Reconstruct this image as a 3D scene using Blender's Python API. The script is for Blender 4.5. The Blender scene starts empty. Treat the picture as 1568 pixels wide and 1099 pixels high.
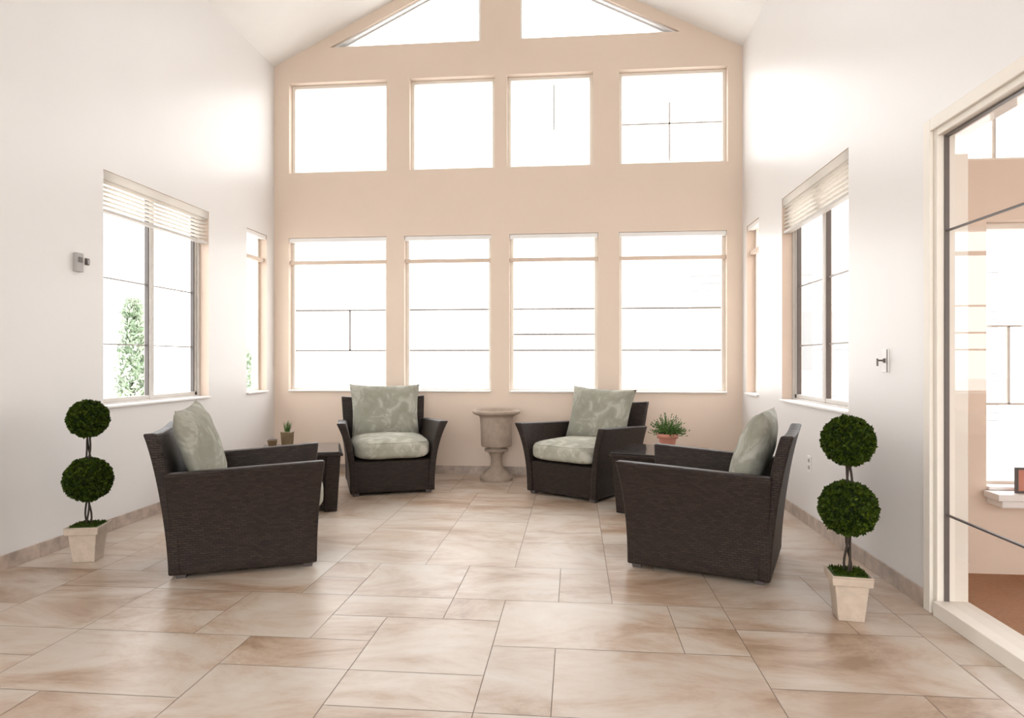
import bpy, bmesh, math, random
from mathutils import Vector, Matrix, noise
random.seed(7)
SC=bpy.context.scene
COL=SC.collection

# ------------------------------------------------------------ materials
def new_mat(name):
    m=bpy.data.materials.new(name); m.use_nodes=True
    nt=m.node_tree; b=nt.nodes['Principled BSDF']
    return m,nt,b
def N(nt,t,**kw):
    n=nt.nodes.new(t)
    for k,v in kw.items():
        if hasattr(n,k): setattr(n,k,v)
    return n
def simple(name,col,rough=0.5,noise_amt=0.06,scale=6,bump=0.0,bscale=80,metal=0.0,spec=None):
    m,nt,b=new_mat(name)
    tc=N(nt,'ShaderNodeTexCoord'); nz=N(nt,'ShaderNodeTexNoise')
    nz.inputs['Scale'].default_value=scale; nz.inputs['Detail'].default_value=4
    nt.links.new(tc.outputs['Object'],nz.inputs['Vector'])
    r=N(nt,'ShaderNodeValToRGB')
    a=noise_amt
    r.color_ramp.elements[0].position=.3; r.color_ramp.elements[1].position=.7
    r.color_ramp.elements[0].color=(*[c*(1-a) for c in col],1)
    r.color_ramp.elements[1].color=(*[min(1,c*(1+a)) for c in col],1)
    nt.links.new(nz.outputs['Fac'],r.inputs['Fac']); nt.links.new(r.outputs['Color'],b.inputs['Base Color'])
    b.inputs['Roughness'].default_value=rough; b.inputs['Metallic'].default_value=metal
    if spec is not None: b.inputs['Specular IOR Level'].default_value=spec
    if bump>0:
        n2=N(nt,'ShaderNodeTexNoise'); n2.inputs['Scale'].default_value=bscale; n2.inputs['Detail'].default_value=3
        nt.links.new(tc.outputs['Object'],n2.inputs['Vector'])
        bp=N(nt,'ShaderNodeBump'); bp.inputs['Strength'].default_value=bump; bp.inputs['Distance'].default_value=.01
        nt.links.new(n2.outputs['Fac'],bp.inputs['Height']); nt.links.new(bp.outputs['Normal'],b.inputs['Normal'])
    return m
M_side=simple('wall_paint_white',(.785,.762,.745),.36,.01,1.5,.06,220)
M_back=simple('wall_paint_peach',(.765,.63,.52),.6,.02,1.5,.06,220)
M_reveal=simple('reveal_peach_shaded',(.68,.55,.455),.6,.02)  # shading of the reveals is mixed into this peach; transom bars share it
M_ceil=simple('ceiling_paint',(.87,.85,.82),.7,.01)
M_frame=simple('window_vinyl',(.84,.78,.70),.45,.02)
M_alu=simple('window_frame_taupe',(.58,.54,.50),.45,.04)
M_sill=simple('sill_white',(.85,.83,.81),.4,.02)
M_munt=simple('muntin',(.34,.30,.27),.5,.03)
M_dark=simple('dark_trim',(.10,.085,.08),.5,.05)
M_base=simple('baseboard_stone',(.46,.37,.31),.35,.25,14)
M_stone=simple('urn_stone',(.40,.315,.25),.75,.10,18,.3,60)
M_clay=simple('pot_stoneware',(.56,.46,.37),.8,.10,20,.3,60)
M_terra=simple('terracotta',(.60,.25,.18),.7,.08,14)
M_moss=simple('moss',(.05,.09,.015),.95,.5,60,.8,120)
M_bark=simple('bark',(.04,.028,.02),.85,.3,40,.6,90)
M_table=simple('table_top',(.035,.03,.03),.10,.1,10)
M_carpet=simple('carpet_brown',(.38,.19,.10),.95,.12,50,.4,200)
M_gold=simple('planter_bronze',(.18,.12,.06),.45,.2,20)
M_plastic=simple('plastic_grey',(.40,.38,.37),.5,.04)
M_metal=simple('metal_dark',(.12,.10,.09),.4,.05)
M_ground=simple('concrete_ground',(.72,.70,.67),.9,.05,.5)
M_siding=simple('house_siding',(.75,.74,.72),.8,.03)
M_sidl=simple('siding_grey',(.26,.26,.26),.8,.03)  # flat grey of the siding lines and the facade panel

def leafmat(name,c0,c1,scale,c2=None):
    m,nt,b=new_mat(name)
    tc=N(nt,'ShaderNodeTexCoord'); nz=N(nt,'ShaderNodeTexNoise')
    nz.inputs['Scale'].default_value=scale; nz.inputs['Detail'].default_value=3
    nt.links.new(tc.outputs['Object'],nz.inputs['Vector'])
    r=N(nt,'ShaderNodeValToRGB')
    r.color_ramp.elements[0].position=.35; r.color_ramp.elements[1].position=.62
    r.color_ramp.elements[0].color=(*c0,1); r.color_ramp.elements[1].color=(*c1,1)
    if c2:
        e=r.color_ramp.elements.new(.75); e.color=(*c2,1)
    nt.links.new(nz.outputs['Fac'],r.inputs['Fac']); nt.links.new(r.outputs['Color'],b.inputs['Base Color'])
    b.inputs['Roughness'].default_value=.6
    b.inputs['Specular IOR Level'].default_value=.15
    return m
M_leaf=leafmat('boxwood_leaf',(.010,.024,.001),(.045,.072,.004),45,(.13,.17,.01))
M_core=simple('boxwood_core',(.005,.012,.001),.9,.3,40)
M_grass=leafmat('herb_leaf',(.04,.09,.02),(.12,.21,.06),30)
M_tree=leafmat('shrub_leaf',(.38,.50,.34),(.58,.64,.52),6)

def glass(name,base,edge,tint=(1,1,1)):
    m=bpy.data.materials.new(name); m.use_nodes=True; nt=m.node_tree; nt.nodes.clear()
    o=N(nt,'ShaderNodeOutputMaterial'); mx=N(nt,'ShaderNodeMixShader')
    t=N(nt,'ShaderNodeBsdfTransparent'); g=N(nt,'ShaderNodeBsdfGlossy')
    t.inputs['Color'].default_value=(*tint,1)
    g.inputs['Roughness'].default_value=.02
    lw=N(nt,'ShaderNodeLayerWeight'); lw.inputs['Blend'].default_value=.5
    pw=N(nt,'ShaderNodeMath',operation='POWER'); pw.inputs[1].default_value=4
    nt.links.new(lw.outputs['Facing'],pw.inputs[0])
    ml=N(nt,'ShaderNodeMath',operation='MULTIPLY_ADD'); ml.inputs[1].default_value=edge; ml.inputs[2].default_value=base
    nt.links.new(pw.outputs[0],ml.inputs[0])
    nt.links.new(ml.outputs[0],mx.inputs[0]); nt.links.new(t.outputs[0],mx.inputs[1]); nt.links.new(g.outputs[0],mx.inputs[2])
    nt.links.new(mx.outputs[0],o.inputs[0]); return m
M_glass=glass('window_glass',.03,.35)
M_pglass=glass('partition_glass',.10,.8,(.97,.97,.97))

def blindmat(name,f):
    m=bpy.data.materials.new(name); m.use_nodes=True; nt=m.node_tree; nt.nodes.clear()
    o=N(nt,'ShaderNodeOutputMaterial'); mx=N(nt,'ShaderNodeMixShader'); mx.inputs[0].default_value=f
    d=N(nt,'ShaderNodeBsdfDiffuse'); t=N(nt,'ShaderNodeBsdfTranslucent')
    d.inputs[0].default_value=(.90,.87,.83,1); t.inputs[0].default_value=(.90,.87,.83,1)
    nt.links.new(d.outputs[0],mx.inputs[1]); nt.links.new(t.outputs[0],mx.inputs[2]); nt.links.new(mx.outputs[0],o.inputs[0])
    return m
M_blind=blindmat('blind_slat',.55)

def wicker():
    m,nt,b=new_mat('dark_wicker')
    tc=N(nt,'ShaderNodeTexCoord'); sp=N(nt,'ShaderNodeSeparateXYZ'); nt.links.new(tc.outputs['Object'],sp.inputs[0])
    ad=N(nt,'ShaderNodeMath',operation='ADD'); nt.links.new(sp.outputs[0],ad.inputs[0]); nt.links.new(sp.outputs[1],ad.inputs[1])
    cb=N(nt,'ShaderNodeCombineXYZ'); nt.links.new(ad.outputs[0],cb.inputs[0]); nt.links.new(sp.outputs[2],cb.inputs[1])
    br=N(nt,'ShaderNodeTexBrick'); br.inputs['Scale'].default_value=1
    br.inputs['Brick Width'].default_value=.034; br.inputs['Row Height'].default_value=.013
    br.inputs['Mortar Size'].default_value=.002; br.inputs['Mortar Smooth'].default_value=1
    br.inputs['Color1'].default_value=(.040,.026,.020,1); br.inputs['Color2'].default_value=(.023,.015,.012,1); br.inputs['Mortar'].default_value=(.006,.004,.004,1)
    nt.links.new(cb.outputs[0],br.inputs['Vector']); nt.links.new(br.outputs['Color'],b.inputs['Base Color'])
    bp=N(nt,'ShaderNodeBump',invert=True); bp.inputs['Strength'].default_value=.6; bp.inputs['Distance'].default_value=.004
    nt.links.new(br.outputs['Fac'],bp.inputs['Height']); nt.links.new(bp.outputs['Normal'],b.inputs['Normal'])
    b.inputs['Roughness'].default_value=.5; b.inputs['Specular IOR Level'].default_value=.28
    return m
M_wick=wicker()

def fabric(name,k):
    m,nt,b=new_mat(name)
    tc=N(nt,'ShaderNodeTexCoord')
    nz=N(nt,'ShaderNodeTexNoise'); nz.inputs['Scale'].default_value=7; nz.inputs['Detail'].default_value=5; nz.inputs['Distortion'].default_value=1.1; nz.inputs['Roughness'].default_value=.6
    nt.links.new(tc.outputs['Object'],nz.inputs['Vector'])
    r=N(nt,'ShaderNodeValToRGB'); e=r.color_ramp.elements
    C=lambda a,b_,c:(a*k,b_*k,c*k,1)
    e[0].position=.36; e[0].color=C(.275,.268,.218); e[1].position=.66; e[1].color=C(.45,.44,.385)
    x=e.new(.50); x.color=C(.315,.308,.255); x=e.new(.56); x.color=C(.385,.376,.32)
    nt.links.new(nz.outputs['Fac'],r.inputs['Fac']); nt.links.new(r.outputs['Color'],b.inputs['Base Color'])
    n2=N(nt,'ShaderNodeTexNoise'); n2.inputs['Scale'].default_value=260
    nt.links.new(tc.outputs['Object'],n2.inputs['Vector'])
    bp=N(nt,'ShaderNodeBump'); bp.inputs['Strength'].default_value=.2; bp.inputs['Distance'].default_value=.002
    nt.links.new(n2.outputs['Fac'],bp.inputs['Height']); nt.links.new(bp.outputs['Normal'],b.inputs['Normal'])
    b.inputs['Roughness'].default_value=.85; b.inputs['Specular IOR Level'].default_value=.2
    return m
M_fab=fabric('sage_leaf_fabric',1.0)
M_seat=fabric('sage_seat_fabric',1.22)

def floormat():
    m,nt,b=new_mat('floor_tile')
    tc=N(nt,'ShaderNodeTexCoord'); at=N(nt,'ShaderNodeAttribute'); at.attribute_name='tile'
    sc=N(nt,'ShaderNodeVectorMath',operation='SCALE'); sc.inputs['Scale'].default_value=.35
    nt.links.new(at.outputs['Color'],sc.inputs[0])
    ad=N(nt,'ShaderNodeVectorMath',operation='ADD'); nt.links.new(tc.outputs['Object'],ad.inputs[0]); nt.links.new(sc.outputs[0],ad.inputs[1])
    mp=N(nt,'ShaderNodeMapping'); mp.inputs['Scale'].default_value=(1.0,1.9,1); nt.links.new(ad.outputs[0],mp.inputs['Vector'])
    nz=N(nt,'ShaderNodeTexNoise'); nz.inputs['Scale'].default_value=1.3; nz.inputs['Detail'].default_value=9; nz.inputs['Distortion'].default_value=.6; nz.inputs['Roughness'].default_value=.68
    nt.links.new(mp.outputs[0],nz.inputs['Vector'])
    r=N(nt,'ShaderNodeValToRGB'); e=r.color_ramp.elements
    e[0].position=.34; e[0].color=(.33,.215,.135,1); e[1].position=.68; e[1].color=(.62,.56,.49,1)
    x=e.new(.44); x.color=(.48,.355,.26,1); x=e.new(.53); x.color=(.56,.465,.38,1)
    nt.links.new(nz.outputs['Fac'],r.inputs['Fac'])
    sep=N(nt,'ShaderNodeSeparateColor'); nt.links.new(at.outputs['Color'],sep.inputs[0])
    mr=N(nt,'ShaderNodeMapRange'); mr.inputs[3].default_value=.96; mr.inputs[4].default_value=1.04
    nt.links.new(sep.outputs[0],mr.inputs[0])
    mu=N(nt,'ShaderNodeVectorMath',operation='SCALE'); nt.links.new(r.outputs['Color'],mu.inputs[0]); nt.links.new(mr.outputs[0],mu.inputs['Scale'])
    nt.links.new(mu.outputs[0],b.inputs['Base Color'])
    rr=N(nt,'ShaderNodeMapRange'); rr.inputs[3].default_value=.28; rr.inputs[4].default_value=.42
    nt.links.new(nz.outputs['Fac'],rr.inputs[0]); nt.links.new(rr.outputs[0],b.inputs['Roughness'])
    n2=N(nt,'ShaderNodeTexNoise'); n2.inputs['Scale'].default_value=9
    nt.links.new(tc.outputs['Object'],n2.inputs['Vector'])
    bp=N(nt,'ShaderNodeBump'); bp.inputs['Strength'].default_value=.12; bp.inputs['Distance'].default_value=.01
    nt.links.new(n2.outputs['Fac'],bp.inputs['Height']); nt.links.new(bp.outputs['Normal'],b.inputs['Normal'])
    return m
M_floor=floormat()
M_grout=simple('grout',(.24,.19,.155),.9,.1)

# ------------------------------------------------------------ mesh helpers
class MB:
    def __init__(s): s.v=[]; s.f=[]; s.m=[]; s.sm=[]
    def add(s,vs,fs,mi=0,smooth=False):
        o=len(s.v); s.v+= [tuple(v) for v in vs]
        for f in fs: s.f.append(tuple(i+o for i in f)); s.m.append(mi); s.sm.append(smooth)
    def box(s,x0,x1,y0,y1,z0,z1,mi=0):
        x0,x1=sorted((x0,x1)); y0,y1=sorted((y0,y1)); z0,z1=sorted((z0,z1))
        s.add([(x0,y0,z0),(x1,y0,z0),(x1,y1,z0),(x0,y1,z0),(x0,y0,z1),(x1,y0,z1),(x1,y1,z1),(x0,y1,z1)],
              [(0,3,2,1),(4,5,6,7),(0,1,5,4),(1,2,6,5),(2,3,7,6),(3,0,4,7)],mi)
    def frustum(s,cx,cy,z0,z1,h0,h1,mi=0,d0=None,d1=None):
        d0=d0 or h0; d1=d1 or h1
        s.add([(cx-h0,cy-d0,z0),(cx+h0,cy-d0,z0),(cx+h0,cy+d0,z0),(cx-h0,cy+d0,z0),(cx-h1,cy-d1,z1),(cx+h1,cy-d1,z1),(cx+h1,cy+d1,z1),(cx-h1,cy+d1,z1)],
              [(0,3,2,1),(4,5,6,7),(0,1,5,4),(1,2,6,5),(2,3,7,6),(3,0,4,7)],mi)
    def lathe(s,prof,cx=0,cy=0,n=40,mi=0,smooth=True):
        vs=[];fs=[]
        for (r,z) in prof:
            for i in range(n):
                a=2*math.pi*i/n; vs.append((cx+r*math.cos(a),cy+r*math.sin(a),z))
        for j in range(len(prof)-1):
            for i in range(n):
                k=(i+1)%n; fs.append((j*n+i,j*n+k,(j+1)*n+k,(j+1)*n+i))
        s.add(vs,fs,mi,smooth)
        s.add([vs[i] for i in range(n)],[tuple(reversed(range(n)))],mi)
        o=(len(prof)-1)*n; s.add([vs[o+i] for i in range(n)],[tuple(range(n))],mi)
    def tube(s,pts,rad,n=8,mi=0):
        vs=[];fs=[]; pts=[Vector(p) for p in pts]
        for j,p in enumerate(pts):
            d=(pts[min(j+1,len(pts)-1)]-pts[max(j-1,0)]).normalized()
            u=d.orthogonal().normalized() if abs(d.z)<.7 else Vector((1,0,0)); u=(u-d*u.dot(d)).normalized(); w=d.cross(u)
            r=rad[j] if isinstance(rad,(list,tuple)) else rad
            for i in range(n):
                a=2*math.pi*i/n; vs.append(p+u*math.cos(a)*r+w*math.sin(a)*r)
        for j in range(len(pts)-1):
            for i in range(n):
                k=(i+1)%n; fs.append((j*n+i,j*n+k,(j+1)*n+k,(j+1)*n+i))
        fs.append(tuple(reversed(range(n)))); fs.append(tuple((len(pts)-1)*n+i for i in range(n)))
        s.add(vs,fs,mi,True)
    def slab(s,fo,fi,ns,nh,mi=0):
        vs=[];fs=[]; W=ns+1
        for fn in (fo,fi):
            for j in range(nh+1):
                for i in range(ns+1): vs.append(fn(i/ns,j/nh))
        K=W*(nh+1)
        for j in range(nh):
            for i in range(ns):
                a=j*W+i; q=(a,a+1,a+1+W,a+W); fs.append(q); fs.append(tuple(K+t for t in reversed(q)))
        for i in range(ns):
            fs.append((i+1,i,K+i,K+i+1)); a=nh*W+i; fs.append((a,a+1,K+a+1,K+a))
        for j in range(nh):
            a=j*W; fs.append((a,a+W,K+a+W,K+a)); a=j*W+ns; fs.append((a+W,a,K+a,K+a+W))
        s.add(vs,fs,mi,True)
    def obj(s,name,mats,parent=None,bevel=0,loc=None,rotz=0,fixn=True,seg=2,autosmooth=True):
        me=bpy.data.meshes.new(name); me.from_pydata(s.v,[],s.f)
        for m in (mats if isinstance(mats,(list,tuple)) else [mats]): me.materials.append(m)
        for p,mi,sm in zip(me.polygons,s.m,s.sm): p.material_index=mi; p.use_smooth=sm
        if fixn:
            bm=bmesh.new(); bm.from_mesh(me); bmesh.ops.recalc_face_normals(bm,faces=bm.faces); bm.to_mesh(me); bm.free()
        me.update()
        o=bpy.data.objects.new(name,me); COL.objects.link(o)
        if parent: o.parent=parent
        if loc: o.location=loc
        o.rotation_euler[2]=rotz
        if bevel:
            b=o.modifiers.new('bevel','BEVEL'); b.width=bevel; b.segments=seg; b.limit_method='ANGLE'; b.angle_limit=math.radians(50)
        return o
def empty(name,loc=(0,0,0),rz=0):
    e=bpy.data.objects.new(name,None); e.empty_display_size=.1; COL.objects.link(e); e.location=loc; e.rotation_euler[2]=rz; return e

# ------------------------------------------------------------ room shell
XL,XR,YB,YF,ZE=-3.26,1.70,6.90,-2.6,4.40
XM=(XL+XR)/2; PITCH=.49; TH=.16
def roof(x): return ZE+PITCH*((x-XL) if x<XM else (XR-x))
mapB=lambda a,d,z:(a,YB+d,z)
mapL=lambda a,d,z:(XL-d,a,z)
mapR=lambda a,d,z:(XR+d,a,z)
def wall(name,mp,a0,a1,z0,z1,ops,mat,extra=None,outer=None):
    As=sorted({a0,a1,*[o[0] for o in ops],*[o[1] for o in ops]}); Zs=sorted({z0,z1,*[o[2] for o in ops],*[o[3] for o in ops]})
    def opn(i,j):
        if i<0 or j<0 or i>=len(As)-1 or j>=len(Zs)-1: return None
        a=(As[i]+As[i+1])/2; z=(Zs[j]+Zs[j+1])/2
        return any(o[0]<a<o[1] and o[2]<z<o[3] for o in ops)
    b=MB()
    for i in range(len(As)-1):
        for j in range(len(Zs)-1):
            if opn(i,j): continue
            A,B,C,D=As[i],As[i+1],Zs[j],Zs[j+1]
            b.add([mp(A,0,C),mp(B,0,C),mp(B,0,D),mp(A,0,D)],[(0,1,2,3)],0)
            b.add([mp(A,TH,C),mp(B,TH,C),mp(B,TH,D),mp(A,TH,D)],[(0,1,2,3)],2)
            for di,dj,e in ((-1,0,((A,C),(A,D))),(1,0,((B,C),(B,D))),(0,-1,((A,C),(B,C))),(0,1,((A,D),(B,D)))):
                q=opn(i+di,j+dj)
                if q is None or q:
                    (p,r)=e
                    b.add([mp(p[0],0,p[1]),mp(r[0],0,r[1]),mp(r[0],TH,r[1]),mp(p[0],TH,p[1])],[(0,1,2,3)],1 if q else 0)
    if extra: extra(b)
    return b.obj(name,[mat,M_reveal,outer or mat],fixn=False)

ZS,ZT=.867,2.53
low=[(-3.095,-2.006),(-1.813,-.878),(-.684,.243),(.458,1.546)]
up=[(-3.09,-2.0),(-1.755,-.84),(-.71,.19),(.458,1.556)]
ops=[(a,c,ZS,ZT) for a,c in low]+[(a,c,3.23,4.21) for a,c in up]
zg=4.58; gx0,gx1=-2.634,-.99
def gable(b):
    xe=XL+(zg-ZE)/PITCH
    gs=lambda x: zg+PITCH*(x-gx0)
    mir=lambda P:[(2*XM-x,z) for x,z in P]
    band=[(xe,zg),(gx0,zg),(gx1,gs(gx1)),(gx1,roof(gx1))]
    polys=[[(XL,ZE),(XR,ZE),(2*XM-xe,zg),(xe,zg)],band,mir(band)[::-1],
      [(gx1,zg),(2*XM-gx1,zg),(2*XM-gx1,roof(gx1)),(XM,roof(XM)),(gx1,roof(gx1))]]
    for P in polys:
        n=len(P); v=[mapB(x,0,z) for x,z in P]+[mapB(x,TH,z) for x,z in P]
        b.add(v,[tuple(range(n)),tuple(range(n,2*n))],0)
    for tri in ([(gx0,zg),(gx1,zg),(gx1,gs(gx1))],mir([(gx0,zg),(gx1,zg),(gx1,gs(gx1))])):
        for i in range(3):
            p,q=tri[i],tri[(i+1)%3]
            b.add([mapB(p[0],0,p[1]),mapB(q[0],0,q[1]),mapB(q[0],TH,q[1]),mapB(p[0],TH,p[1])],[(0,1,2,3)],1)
wall('wall_back',mapB,XL,XR,0,ZE,ops,M_back,gable)
SIDE=[(4.29,5.615),(6.30,6.73)]
wall('wall_left',mapL,YF,YB+TH,0,ZE,[(a,c,ZS,ZT) for a,c in SIDE],M_side)
PY0,PY1,PZ=.95,3.32,2.30
wall('wall_right',mapR,YF,YB+TH,0,ZE,[(a,c,ZS,ZT) for a,c in SIDE]+[(PY0,PY1,0.0,PZ)],M_side,outer=M_back)
# unseen wall added behind the viewpoint to cut rear fill; opening lets some through
def fg(b):
    P=[(XL,ZE),(XR,ZE),(XM,roof(XM))]
    b.add([(x,YF,z) for x,z in P]+[(x,YF-TH,z) for x,z in P],[(0,1,2),(3,4,5)],0)
wall('wall_rear_fill_block',lambda a,d,z:(a,YF-d,z),XL,XR,0,ZE,[(-2.95,1.39,0.0,3.8)],M_side,fg)

# vaulted ceiling
b=MB()
for (xa,xb) in ((XL-TH,XM),(XM,XR+TH)):
    za,zb=roof(xa) if xa<XM else roof(XM),roof(xb)
    b.add([(xa,YF-TH,za),(xb,YF-TH,zb),(xb,YB+TH,zb),(xa,YB+TH,za),(xa,YF-TH,za+.12),(xb,YF-TH,zb+.12),(xb,YB+TH,zb+.12),(xa,YB+TH,za+.12)],
      [(0,1,2,3),(7,6,5,4),(0,4,5,1),(2,6,7,3),(1,5,6,2),(3,7,4,0)])
b.obj('ceiling',M_ceil)

# tiled floor - modular pattern
g=.265; gx=int((XR-XL)/g)+2; gy=int((YB-YF)/g)+2
x00=XL; y00=2.49-g*math.ceil((2.49-YF)/g)
occ=[[False]*gy for _ in range(gx)]
rnd=random.Random(33)
b=MB(); tc=[]
b.box(XL,XR,YF,YB,-.06,-.0015,1); tc+=[(0,0,0)]*6
for j in range(gy):
    for i in range(gx):
        if occ[i][j]: continue
        opts=[(2,2)]*5+[(2,1)]*4+[(3,2)]*1+[(1,1)]*2+[(1,2)]*1
        rnd.shuffle(opts)
        for (w,h) in opts+[(1,1)]:
            if i+w<=gx and j+h<=gy and all(not occ[i+p][j+q] for p in range(w) for q in range(h)): break
        for p in range(w):
            for q in range(h): occ[i+p][j+q]=True
        e=.0016
        xa,xb=max(XL,x00+i*g+e),min(XR,x00+(i+w)*g-e); ya,yb=max(YF,y00+j*g+e),min(YB,y00+(j+h)*g-e)
        if xb-xa<.01 or yb-ya<.01: continue
        b.add([(xa,ya,0),(xb,ya,0),(xb,yb,0),(xa,yb,0)],[(0,1,2,3)],0); tc.append((rnd.random(),rnd.random(),rnd.random()))
fo=b.obj('floor',[M_floor,M_grout],fixn=False)
ca=fo.data.color_attributes.new('tile','FLOAT_COLOR','CORNER')
for p,c in zip(fo.data.polygons,tc):
    for li in p.loop_indices: ca.data[li].color=(*c,1)

# baseboards
def base(name,x0,x1,y0,y1,along):
    b=MB(); L=(y1-y0) if along=='y' else (x1-x0); n=max(1,round(L/.32))
    for k in range(n):
        s=L*k/n+.0012; e=L*(k+1)/n-.0012
        if along=='y': b.box(x0,x1,y0+s,y0+e,0,.088)
        else: b.box(x0+s,x0+e,y0,y1,0,.088)
    b.obj(name,M_base,bevel=.002)
base('baseboard_left',XL,XL+.012,YF,YB,'y')
base('baseboard_right',XR-.012,XR,PY1+.07,YB,'y')
base('baseboard_back',XL+.012,XR-.012,YB-.012,YB,'x')

# ------------------------------------------------------------ windows
wn=[0]
def window(mp,a0,a1,z0,z1,fm,blind='stack',slider=False,hm=(),vm=(),sill=True,fw=.035,mm=None,mt=.009):
    wn[0]+=1; root=empty('window_%d'%wn[0],mp((a0+a1)/2,.11,z0))
    inv=Vector(root.location)
    def part(name,boxes,mat,bevel=0):
        b=MB()
        for (A,B,d0,d1,C,D) in boxes:
            p=Vector(mp(A,d0,C))-inv; q=Vector(mp(B,d1,D))-inv
            b.box(p.x,q.x,p.y,q.y,p.z,q.z)
        return b.obj(name,mat,parent=root,bevel=bevel)
    part('frame',[(a0,a0+fw,.08,.15,z0,z1),(a1-fw,a1,.08,.15,z0,z1),(a0+fw,a1-fw,.08,.15,z0,z0+fw),(a0+fw,a1-fw,.08,.15,z1-fw,z1)],fm,.003)
    b=MB(); b.add([Vector(mp(A,.12,C))-inv for A,C in ((a0+fw,z0+fw),(a1-fw,z0+fw),(a1-fw,z1-fw),(a0+fw,z1-fw))],[(0,1,2,3)]); b.obj('pane',M_glass,parent=root,fixn=False)
    if slider:
        m=(a0+a1)/2; s=.03
        part('sash',[(m-.025,m+.025,.09,.14,z0+fw,z1-fw),(a0+fw,a0+fw+s,.095,.135,z0+fw,z1-fw),(a1-fw-s,a1-fw,.095,.135,z0+fw,z1-fw),
             (a0+fw,a1-fw,.095,.135,z0+fw,z0+fw+s)],fm,.002)
        part('gasket',[(m-.034,m-.025,.10,.13,z0+fw,z1-fw),(a1-fw-s-.014,a1-fw-s,.10,.13,z0+fw,z1-fw)],M_dark)
    mb=[(a0+fw,a1-fw,.114,.126,z-mt,z+mt) for z in hm]+[(a-mt,a+mt,.114,.126,c,d) for a,c,d in vm]
    if mb: part('muntins',mb,mm or M_munt)
    if sill: part('sill',[(a0+.001,a1-.001,-.025,.08,z0,z0+.018)],M_sill,.004)
    if blind=='transom':
        part('transom_bar',[(a0+.002,a1-.002,.03,.075,z1-.285,z1-.245)],M_reveal,.003)
        part('shade_headrail',[(a0+.002,a1-.002,.01,.07,z1-.045,z1-.002)],M_sill,.003)
    if blind=='stack':
        bx=[(a0+.006,a1-.006,.005,.065,z1-.065,z1-.002)]
        z=z1-.075
        while z>z1-.25:
            bx.append((a0+.01,a1-.01,.010,.062,z-.006,z)); z-=.032
        part('blind_stack',bx,M_blind,.001)
        part('blind_bottom_rail',[(a0+.01,a1-.01,.008,.064,z-.022,z)],M_alu,.004)
for k,(a,c) in enumerate(low):
    window(mapB,a,c,ZS,ZT,M_frame,blind='transom',hm=(1.31,1.75) if k!=2 else (1.31,1.48,1.75),vm=[((a+c)/2+.1,1.31,1.75)] if k==0 else [])
for k,(a,c) in enumerate(up):
    vm=[(a+.49,3.65,4.13)] if k==2 else ([((a+c)/2-.02,3.28,3.9)] if k==3 else [])
    window(mapB,a,c,3.23,4.21,M_frame,blind=None,hm=(3.68,) if k==3 else (),vm=vm,sill=False,mm=M_alu,mt=.0075)
for mp in (mapL,mapR):
    window(mp,SIDE[0][0],SIDE[0][1],ZS,ZT,M_alu,slider=True,hm=(1.32,1.80),fw=.03,mt=.005)
    window(mp,SIDE[1][0],SIDE[1][1],ZS,ZT,M_frame,blind='transom',fw=.04)
# gable windows
for sgn in (0,1):
    wn[0]+=1
    P=[(gx0,zg),(gx1,zg),(gx1,zg+PITCH*(gx1-gx0))]
    c=((P[0][0]+P[1][0]+P[2][0])/3,(P[0][1]+P[1][1]+P[2][1])/3)
    if sgn: P=[(2*XM-x,z) for x,z in P]; c=(2*XM-c[0],c[1])
    def inset(P,k):
        la=math.dist(P[1],P[2]); lb=math.dist(P[0],P[2]); lc=math.dist(P[0],P[1]); s=la+lb+lc
        I=((la*P[0][0]+lb*P[1][0]+lc*P[2][0])/s,(la*P[0][1]+lb*P[1][1]+lc*P[2][1])/s)
        area=abs((P[1][0]-P[0][0])*(P[2][1]-P[0][1])-(P[2][0]-P[0][0])*(P[1][1]-P[0][1]))/2; r=2*area/s; f=1-k/r
        return [(I[0]+(x-I[0])*f,I[1]+(z-I[1])*f) for x,z in P]
    root=empty('window_%d'%wn[0],(c[0],YB+.11,c[1]))
    for nm,ka,kb,d0,d1 in (('frame',0.0,.016,.03,.15),('stop',.026,.034,.08,.14)):
        A=inset(P,ka); B=inset(P,kb); b=MB(); vs=[]
        for ring,d in ((A,d0),(B,d0),(A,d1),(B,d1)): vs+=[(x-c[0],d-.11,z-c[1]) for x,z in ring]
        fs=[]
        for i in range(3):
            k=(i+1)%3
            fs+=[(i,k,3+k,3+i),(6+i,9+i,9+k,6+k),(i,6+i,6+k,k),(3+i,3+k,9+k,9+i)]
        b.add(vs,fs); b.obj(nm,M_sill,parent=root)
    b=MB(); b.add([(x-c[0],.01,z-c[1]) for x,z in inset(P,.01)],[(0,1,2)]); b.obj('pane',M_glass,parent=root,fixn=False)

# ------------------------------------------------------------ glazed partition (right)
root=empty('door_1',(XR,2.1,0))
def pp(name,boxes,mat,bev=0):
    b=MB()
    for (x0,x1,y0,y1,z0,z1) in boxes: b.box(x0-XR,x1-XR,y0-2.1,y1-2.1,z0,z1)
    b.obj(name,mat,parent=root,bevel=bev)
f=.05
pp('casing',[(XR-.018,XR,PY1-.01,PY1+f,0,PZ+f),(XR-.018,XR,PY0,PY1-.01,PZ-.01,PZ+f),(XR-.018,XR,PY0-f,PY0,0,PZ+f)],M_frame,.004)
pp('frame',[(XR,XR+.14,PY1-.04,PY1,0,PZ),(XR,XR+.14,PY0,PY0+.04,0,PZ),(XR,XR+.14,PY0+.04,PY1-.04,PZ-.04,PZ),(XR-.02,XR+.14,PY0+.04,PY1-.04,0,.07)],M_frame,.004)
pp('gasket',[(XR+.03,XR+.05,PY1-.050,PY1-.04,.07,PZ-.04),(XR+.03,XR+.05,PY0+.04,PY1-.05,PZ-.05,PZ-.04)],M_metal)
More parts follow.
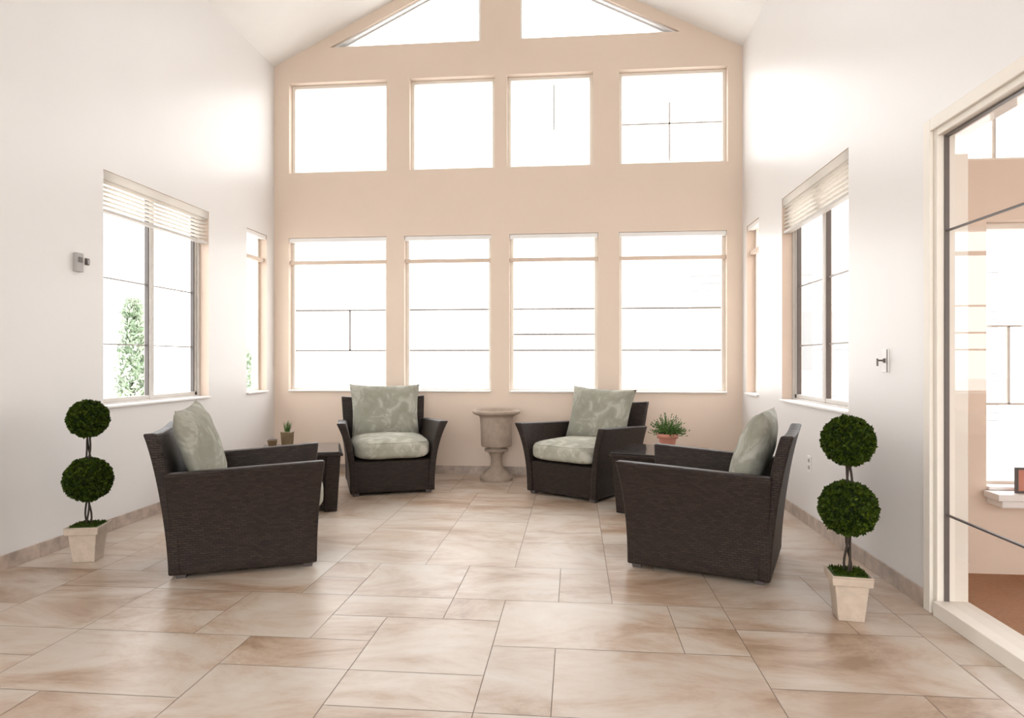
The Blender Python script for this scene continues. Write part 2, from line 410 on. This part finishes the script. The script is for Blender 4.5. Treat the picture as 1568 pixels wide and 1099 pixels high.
pp('muntins',[(XR+.035,XR+.047,PY0+.04,PY1-.04,z-.004,z+.004) for z in (.476,1.81)],M_dark)
b=MB(); b.add([(.04,PY0+.04-2.1,.07),(.04,PY1-.04-2.1,.07),(.04,PY1-.04-2.1,PZ-.04),(.04,PY0+.04-2.1,PZ-.04)],[(0,1,2,3)]); b.obj('glass_pane',M_pglass,parent=root,fixn=False)

# adjacent room
AX0,AX1,AY=XR+TH,5.2,3.95
b=MB(); b.box(AX0,AX1,YF,AY,-.06,.0); b.obj('floor_adjacent',M_carpet)
mapA=lambda a,d,z:(a,AY+d,z)
wall('wall_adjacent_back',mapA,AX0,AX1,0,3.1,[(2.31,3.9,.476,1.99),(2.05,3.9,2.33,2.95)],M_back)
mapE=lambda a,d,z:(AX1+d,a,z)
wall('wall_adjacent_right',mapE,YF,AY,0,3.1,[],M_back)
b=MB(); b.box(AX0,AX1+TH,YF,AY+TH,3.1,3.2); b.obj('ceiling_adjacent',M_ceil)
window(mapA,2.31,3.9,.476,1.99,M_frame,hm=(.95,1.4),vm=[(2.5,.95,1.4)],blind=None,mm=M_alu,mt=.006)
window(mapA,2.05,3.9,2.33,2.95,M_frame,blind=None,sill=False,vm=[(2.42,2.37,2.9)],mm=M_alu)
b=MB(); b.box(2.28,3.9,AY-.16,AY-.025,.44,.476); b.box(2.31,3.88,AY-.14,AY,.40,.44); b.obj('window_ledge',M_sill,bevel=.004)
b=MB()
for (x0,x1,z0,z1) in ((-.06,.06,0,.012),(-.06,.06,.128,.14),(-.06,-.048,.012,.128),(.048,.06,.012,.128)): b.box(x0,x1,-.008,.008,z0,z1,0)
b.box(-.048,.048,0,.006,.012,.128,1); b.box(-.01,.01,.006,.05,0,.01,0)
b.obj('picture_frame',[M_dark,M_terra],loc=(2.46,AY-.10,.476))

# ------------------------------------------------------------ chairs
def chair(loc,deg,pil=0,pz=0.0,sc=1.0):
    root=empty('wicker_armchair',(loc[0],loc[1],0),math.radians(deg)); root.scale=(sc,sc,sc)
    b=MB(); D=.38; W=.36
    def side(sg):
        def fo(s,h):
            ah=.63-.04*s; z=.025+h*(ah-.025)
            x=W+.075*h**2.2+.04*(1-s)**2*h**4
            y=(-D-.04*h**2)*(1-s)+(D+.03*h)*s
            return (sg*x,y,z)
        def fi(s,h):
            x,y,z=fo(s,h); return (sg*(abs(x)-.055-.02*h**6),y+(.004 if s==0 else 0),z)
        b.slab(fo,fi,12,14)
    side(1); side(-1)
    def bo(s,h):
        t=2*s-1; hw=W+.005+.035*h**1.5
        z=.025+h*(.765+.02*t*t); y=D+.02+.105*h**1.6+.012*h**8
        return (t*hw,y,z)
    def bi(s,h):
        x,y,z=bo(s,h); return (x,y-.065,z)
    b.slab(bo,bi,14,16)
    b.slab(lambda s,h:((2*s-1)*(W-.02),-.362,.025+.27*h),lambda s,h:((2*s-1)*(W-.02),-.31,.025+.27*h),8,6)
    b.box(-W+.04,W-.04,-.32,D-.03,.255,.30)
    b.obj('wicker_frame',M_wick,parent=root,bevel=.012,seg=3)
    b=MB()
    for x in (-.31,.31):
        for y in (-.33,.34): b.frustum(x,y,0,.028,.022,.028)
    b.obj('feet',M_dark,parent=root)
    bm=bmesh.new(); bmesh.ops.create_cube(bm,size=2); bmesh.ops.subdivide_edges(bm,edges=bm.edges,cuts=13,use_grid_fill=True)
    for v in bm.verts:
        p=v.co; n=5.0
        L=(abs(p.x)**n+abs(p.y)**n+abs(p.z)**n)**(1/n); p/=L
        bul=.022*(1-p.x**2)*(1-p.y**2)
        x,y,z=p.x*.325,p.y*.37,p.z*.085
        z+= math.copysign(bul,p.z) if p.z>0 else 0
        x*=1+.03*(1-(p.z)**2)
        z+=.006*noise.noise(Vector((x*6,y*6,z*4+pil)))
        v.co=(x,y-.055,z+.388)
    me=bpy.data.meshes.new('seat_cushion'); bm.to_mesh(me); bm.free(); me.materials.append(M_seat)
    for p in me.polygons: p.use_smooth=True
    o=bpy.data.objects.new('seat_cushion',me); COL.objects.link(o); o.parent=root
    # welt piping around the cushion
    b=MB(); pts=[]
    for i in range(61):
        a=2*math.pi*i/60; c_,s_=math.cos(a),math.sin(a); L=(abs(c_)**5+abs(s_)**5)**(1/5)
        pts.append((c_/L*.312,s_/L*.357-.055,.388+.062))
    b.tube(pts,.005,6); b.obj('cushion_piping',M_seat,parent=root)
    vs=[];fs=[];n=22; S=.335
    for side_ in (1,-1):
        for j in range(n+1):
            for i in range(n+1):
                u=2*i/n-1; w=2*j/n-1
                x=S*u*(1-.075*(1-w*w)*abs(u))*(1-.04*(1-w)/2); z=S*.81*w*(1-.075*(1-u*u)*abs(w))
                t=.095*(max(0,(1-u**4)*(1-w**4)))**.55*(.72+.28*(1-u*u)*(1-w*w))
                t+=.014*noise.noise(Vector((u*2.3+pil,w*2.3,side_*3)))*(1-u**4)*(1-w**4)
                vs.append((x,side_*t,z))
    K=(n+1)**2
    for j in range(n):
        for i in range(n):
            a=j*(n+1)+i; q=(a,a+1,a+n+2,a+n+1); fs.append(q); fs.append(tuple(K+t for t in reversed(q)))
    me=bpy.data.meshes.new('back_pillow'); me.from_pydata(vs,[],fs)
    bm=bmesh.new(); bm.from_mesh(me); bmesh.ops.remove_doubles(bm,verts=bm.verts,dist=.0005); bmesh.ops.recalc_face_normals(bm,faces=bm.faces); bm.to_mesh(me); bm.free()
    for p in me.polygons: p.use_smooth=True
    me.materials.append(M_fab)
    o=bpy.data.objects.new('back_pillow',me); COL.objects.link(o); o.parent=root
    o.location=(0,.275,.695+pz); o.rotation_euler=(math.radians(-18),math.radians((pil-1.5)*1.6),math.radians((pil-1.5)*1.5))
chair((-1.985,3.885),114,0,-.015)
chair((.785,4.07),-111,1,-.035)
chair((-1.76,6.12),22,2,-.025,1.04)
chair((.08,6.08),-33,3,-.02,1.01)

# ------------------------------------------------------------ side tables
def table(loc,deg):
    root=empty('wicker_side_table',(loc[0],loc[1],0),math.radians(deg))
    b=MB()
    for sx in (-1,1):
        for sy in (-1,1):
            x0,y0=sx*.225,sy*.225
            b.add([(x0+dx*.05,y0+dy*.05,0.0) for dx,dy in ((-1,-1),(1,-1),(1,1),(-1,1))]+
                  [(x0+dx*.055+sx*.022,y0+dy*.055+sy*.022,.45) for dx,dy in ((-1,-1),(1,-1),(1,1),(-1,1))],
                  [(0,3,2,1),(4,5,6,7),(0,1,5,4),(1,2,6,5),(2,3,7,6),(3,0,4,7)])
    for s in (-1,1):
        b.box(-.24,.24,s*.255,s*.288,.30,.445); b.box(s*.255,s*.288,-.24,.24,.30,.445)
        b.box(-.22,.22,s*.225,s*.262,.04,.31); b.box(s*.225,s*.262,-.22,.22,.04,.31)
    b.box(-.225,.225,-.225,.225,.06,.085)
    b.obj('wicker_base',M_wick,parent=root,bevel=.006)
    b=MB(); b.box(-.32,.32,-.32,.32,.445,.468); b.obj('top_rim',M_wick,parent=root,bevel=.006)
    b=MB(); b.box(-.31,.31,-.31,.31,.468,.48); b.obj('glass_top',M_table,parent=root,bevel=.003)
table((-2.24,5.24),22); table((.69,5.40),-24)

# ------------------------------------------------------------ pedestal urn
b=MB()
b.lathe([(.165,0),(.168,.02),(.165,.045),(.135,.055),(.125,.075),(.085,.10),(.062,.14),(.055,.19),(.058,.235),(.075,.27),(.088,.285),(.118,.292),(.120,.312),(.09,.322),
 (.105,.334),(.148,.340),(.154,.352),(.157,.45),(.163,.56),(.168,.625),(.176,.645),(.215,.660),(.238,.672),(.243,.688),(.240,.702),(.225,.706),(.205,.700),(.195,.675),(.19,.66)],0,0,48)
b.obj('pedestal_urn',M_stone,loc=(-.785,6.60,0))

# ------------------------------------------------------------ topiaries
def ball(b,c,R,n,seed):
    r=random.Random(seed); c=Vector(c)
    bm=bmesh.new(); bmesh.ops.create_icosphere(bm,subdivisions=4,radius=R*.94)
    vs=[]
    for v in bm.verts:
        d=v.co.normalized(); vs.append(c+d*R*(.93+.05*noise.noise(d*5+c)))
    b.add(vs,[tuple(v.index for v in f.verts) for f in bm.faces],1,True); bm.free()
    for k in range(n):
        z=1-2*(k+.5)/n; t=k*2.39996; q=math.sqrt(max(0,1-z*z)); d=Vector((q*math.cos(t),q*math.sin(t),z))
        p=c+d*R*(.94+.08*r.random()+.08*noise.noise(d*5+c))
        a=(d*.9+Vector((r.uniform(-1,1),r.uniform(-1,1),r.uniform(-1,1)))).normalized()
        s=a.cross(Vector((r.uniform(-1,1),r.uniform(-1,1),r.uniform(-1,1)))).normalized()
        L=r.uniform(.008,.015); w=L*.48
        b.add([p-a*L*.4,p+s*w+a*L*.2,p+a*L,p-s*w+a*L*.2],[(0,1,2,3)],0,False)
def topiary(loc,zl,rl,zu,ru,rot,seed,k):
    root=empty('topiary_tree',(loc[0],loc[1],0),math.radians(rot))
    b=MB()
    b.frustum(0,0,0,.168,.068*k,.088*k,0)
    b.frustum(0,0,.168,.205,.104*k,.108*k,0)
    b.frustum(0,0,.2051,.212,.095*k,.085*k,1)
    for s in (-1,1):
        b.box(-.108*k,.108*k,s*.096*k,s*.108*k,.205,.213); b.box(s*.096*k,s*.108*k,-.096*k,.096*k,.205,.213)
    b.obj('pot',[M_clay,M_moss],parent=root,bevel=.006,seg=3)
    b=MB()
    for q in range(3):
        pts=[]
        for i in range(26):
            z=.20+(zu-.20)*i/25; a=i*.33+q*2.1; rr=.013+.006*math.sin(i*.5+q)
            pts.append((rr*math.cos(a),rr*math.sin(a),z))
        b.tube(pts,.0055,7)
    b.obj('trunk',M_bark,parent=root)
    b=MB(); ball(b,(0,0,zl),rl,5200,seed); ball(b,(0,0,zu),ru,4200,seed+1)
    r=random.Random(seed)
    for q in range(500):
        x,y=r.uniform(-.08,.08)*k,r.uniform(-.08,.08)*k; h=r.uniform(.006,.018)
        b.add([(x-.005,y,.21),(x+.005,y+.003,.21),(x+r.uniform(-.008,.008),y+r.uniform(-.008,.008),.212+h)],[(0,1,2)],0)
    b.obj('foliage',[M_leaf,M_core],parent=root,fixn=False)
topiary((-2.925,3.72),.484,.126,.85,.107,14,5,.88)
topiary((1.275,3.22),.51,.122,.825,.111,-8,11,.82)

# ------------------------------------------------------------ potted plant on right table
def blades(b,cx,cy,z,n,L0,L1,spread,w,mi,seed):
    r=random.Random(seed)
    for k in range(n):
        a=r.uniform(0,2*math.pi); L=r.uniform(L0,L1); sp=spread*math.sqrt(r.random())*1.05
        d=Vector((math.cos(a)*math.sin(sp),math.sin(a)*math.sin(sp),math.cos(sp))); s=Vector((-math.sin(a),math.cos(a),0))*w
        p=Vector((cx+math.cos(a)*.02*r.random(),cy+math.sin(a)*.02*r.random(),z)); vs=[];m=4
        for i in range(m+1):
            t=i/m; q=p+d*L*t+Vector((0,0,-1))*L*.28*t*t*math.sin(sp); ww=(1-t**2)*1+.05
            vs+=[q-s*ww,q+s*ww]
        b.add(vs,[(2*i,2*i+1,2*i+3,2*i+2) for i in range(m)],mi,True)
        if mi==1:
            for i in range(5):
                t=.35+.13*i; q=p+d*L*t+Vector((0,0,-1))*L*.28*t*t*math.sin(sp)
                u=(d+Vector((r.uniform(-1,1),r.uniform(-1,1),r.uniform(-.4,1)))*.9).normalized(); v=u.cross(Vector((r.random(),r.random(),r.random()))).normalized()
                l=.026; b.add([q,q+u*l*.5+v*.004,q+u*l,q+u*l*.5-v*.004],[(0,1,2,3)],mi)
root=empty('potted_plant',(.725,5.26,.48))
b=MB(); b.lathe([(.042,0),(.047,.005),(.068,.11),(.070,.115),(.082,.115),(.084,.150),(.074,.15),(.070,.135),(.01,.135)],0,0,32)
b.obj('pot',M_terra,parent=root)
b=MB(); blades(b,0,0,.135,190,.09,.20,1.25,.0028,1,3); b.obj('leaves',[M_terra,M_grass],parent=root,fixn=False)

root=empty('grass_planter',(-2.42,5.37,.48))
b=MB(); b.frustum(0,0,0,.11,.036,.042); b.frustum(0,0,.11,.12,.044,.044); b.obj('pot',M_gold,parent=root,bevel=.003)
b=MB(); blades(b,0,0,.115,80,.05,.12,.35,.0022,0,4); b.obj('grass',M_grass,parent=root,fixn=False)
root=empty('votive_candle',(-2.50,5.26,.48))
b=MB(); b.lathe([(.025,0),(.030,.004),(.040,.055),(.042,.068),(.038,.068),(.034,.048),(.005,.046)],0,0,24); b.obj('cup',M_gold,parent=root)
b=MB(); b.lathe([(.029,.045),(.029,.072),(.022,.074),(.002,.074)],0,0,20); b.tube([(0,0,.072),(.001,0,.084)],.0012,6); b.obj('candle',M_dark,parent=root)

# ------------------------------------------------------------ wall fittings
b=MB(); b.box(0,.028,-.03,.03,-.062,.062,0); b.box(.028,.033,-.018,.018,.0,.035,1)
b.box(0,.012,.075,.105,-.005,.04,1); b.box(.012,.02,.08,.10,.0,.03,0)
b.obj('thermostat',[M_plastic,M_metal],loc=(XL,4.04,1.845),bevel=.003)
b=MB(); b.box(-.007,0,-.036,.036,-.065,.065,0); b.box(-.016,-.007,-.008,.008,-.012,.012,1); b.box(-.045,-.014,-.006,.006,-.004,.006,1); b.box(-.050,-.043,-.006,.006,-.03,.012,1); b.box(-.010,-.007,-.03,-.024,-.062,.062,1)
b.obj('light_switch',[M_sill,M_metal],loc=(XR,3.79,1.2),bevel=.0015)
b=MB(); b.box(-.006,0,-.036,.036,-.058,.058,0)
for z in (-.025,.025): b.box(-.009,-.006,-.016,.016,z-.014,z+.014,1)
b.obj('wall_outlet',[M_sill,M_plastic],loc=(XR,4.97,.45),bevel=.0015)

# ------------------------------------------------------------ outdoors
b=MB(); b.box(-40,40,-30,50,-.2,-.10); b.obj('ground',M_ground)
def shrub(name,x,y,h,r,seed):
    b=MB(); rr=random.Random(seed)
    b.tube([(0,0,0),(0,0,h*.5)],[.05,.03],8,1)
    for k in range(3800):
        t=rr.random()**.8; z=.12+t*(h-.12); q=r*(1-t)**.35*(.6+.5*rr.random()); a=rr.uniform(0,6.283)
        p=Vector((q*math.cos(a),q*math.sin(a),z)); u=Vector((rr.uniform(-1,1),rr.uniform(-1,1),rr.uniform(0,1.4))).normalized(); v=u.cross(Vector((rr.random(),rr.random(),.3))).normalized()
        L=.08; b.add([p,p+u*L*.5+v*.02,p+u*L,p+u*L*.5-v*.02],[(0,1,2,3)],0)
    b.obj(name,[M_tree,M_bark],loc=(x,y,-.10),fixn=False)
shrub('garden_shrub',-5.5,7.75,2.05,.22,1)
shrub('garden_shrub',-5.5,10.2,1.5,.55,2)
b=MB(); b.box(0,6,0,5,0,3.2,0)
for k in range(20): b.box(-.01,6.01,-.012,0,.10+k*.155,.118+k*.155,1)
b.add([(-.3,-.3,3.2),(6.3,-.3,3.2),(6.3,5.3,3.2),(-.3,5.3,3.2),(-.3,2.5,4.9),(6.3,2.5,4.9)],[(0,1,5,4),(2,3,4,5),(0,4,3),(1,2,5),(0,3,2,1)],0)
b.box(2.2,3.4,-.02,0,1.1,2.3,1)
b.obj('neighbour_house',[M_siding,M_sidl],loc=(2.4,14,-.1))

# ------------------------------------------------------------ world, camera
w=bpy.data.worlds.new('overcast'); SC.world=w; w.use_nodes=True
nt=w.node_tree; bg=nt.nodes['Background']; bg.inputs['Strength'].default_value=5.0
tcw=N(nt,'ShaderNodeTexCoord'); sp=N(nt,'ShaderNodeSeparateXYZ'); nt.links.new(tcw.outputs['Generated'],sp.inputs[0])
r=N(nt,'ShaderNodeValToRGB'); r.color_ramp.elements[0].position=0; r.color_ramp.elements[0].color=(1,.985,.96,1); r.color_ramp.elements[1].position=.8; r.color_ramp.elements[1].color=(.94,.965,1,1)
nt.links.new(sp.outputs[2],r.inputs[0]); nt.links.new(r.outputs[0],bg.inputs[0])

cam=bpy.data.cameras.new('camera'); co=bpy.data.objects.new('camera',cam); COL.objects.link(co)
cam.sensor_width=36; cam.lens=36*1009/1568; cam.shift_y=.0016; cam.clip_start=.05
co.location=(0,0,1.2); co.rotation_euler=(math.radians(90),0,math.atan(.0951))
SC.camera=co
SC.view_settings.view_transform='Standard'; SC.view_settings.look='None'; SC.view_settings.exposure=0
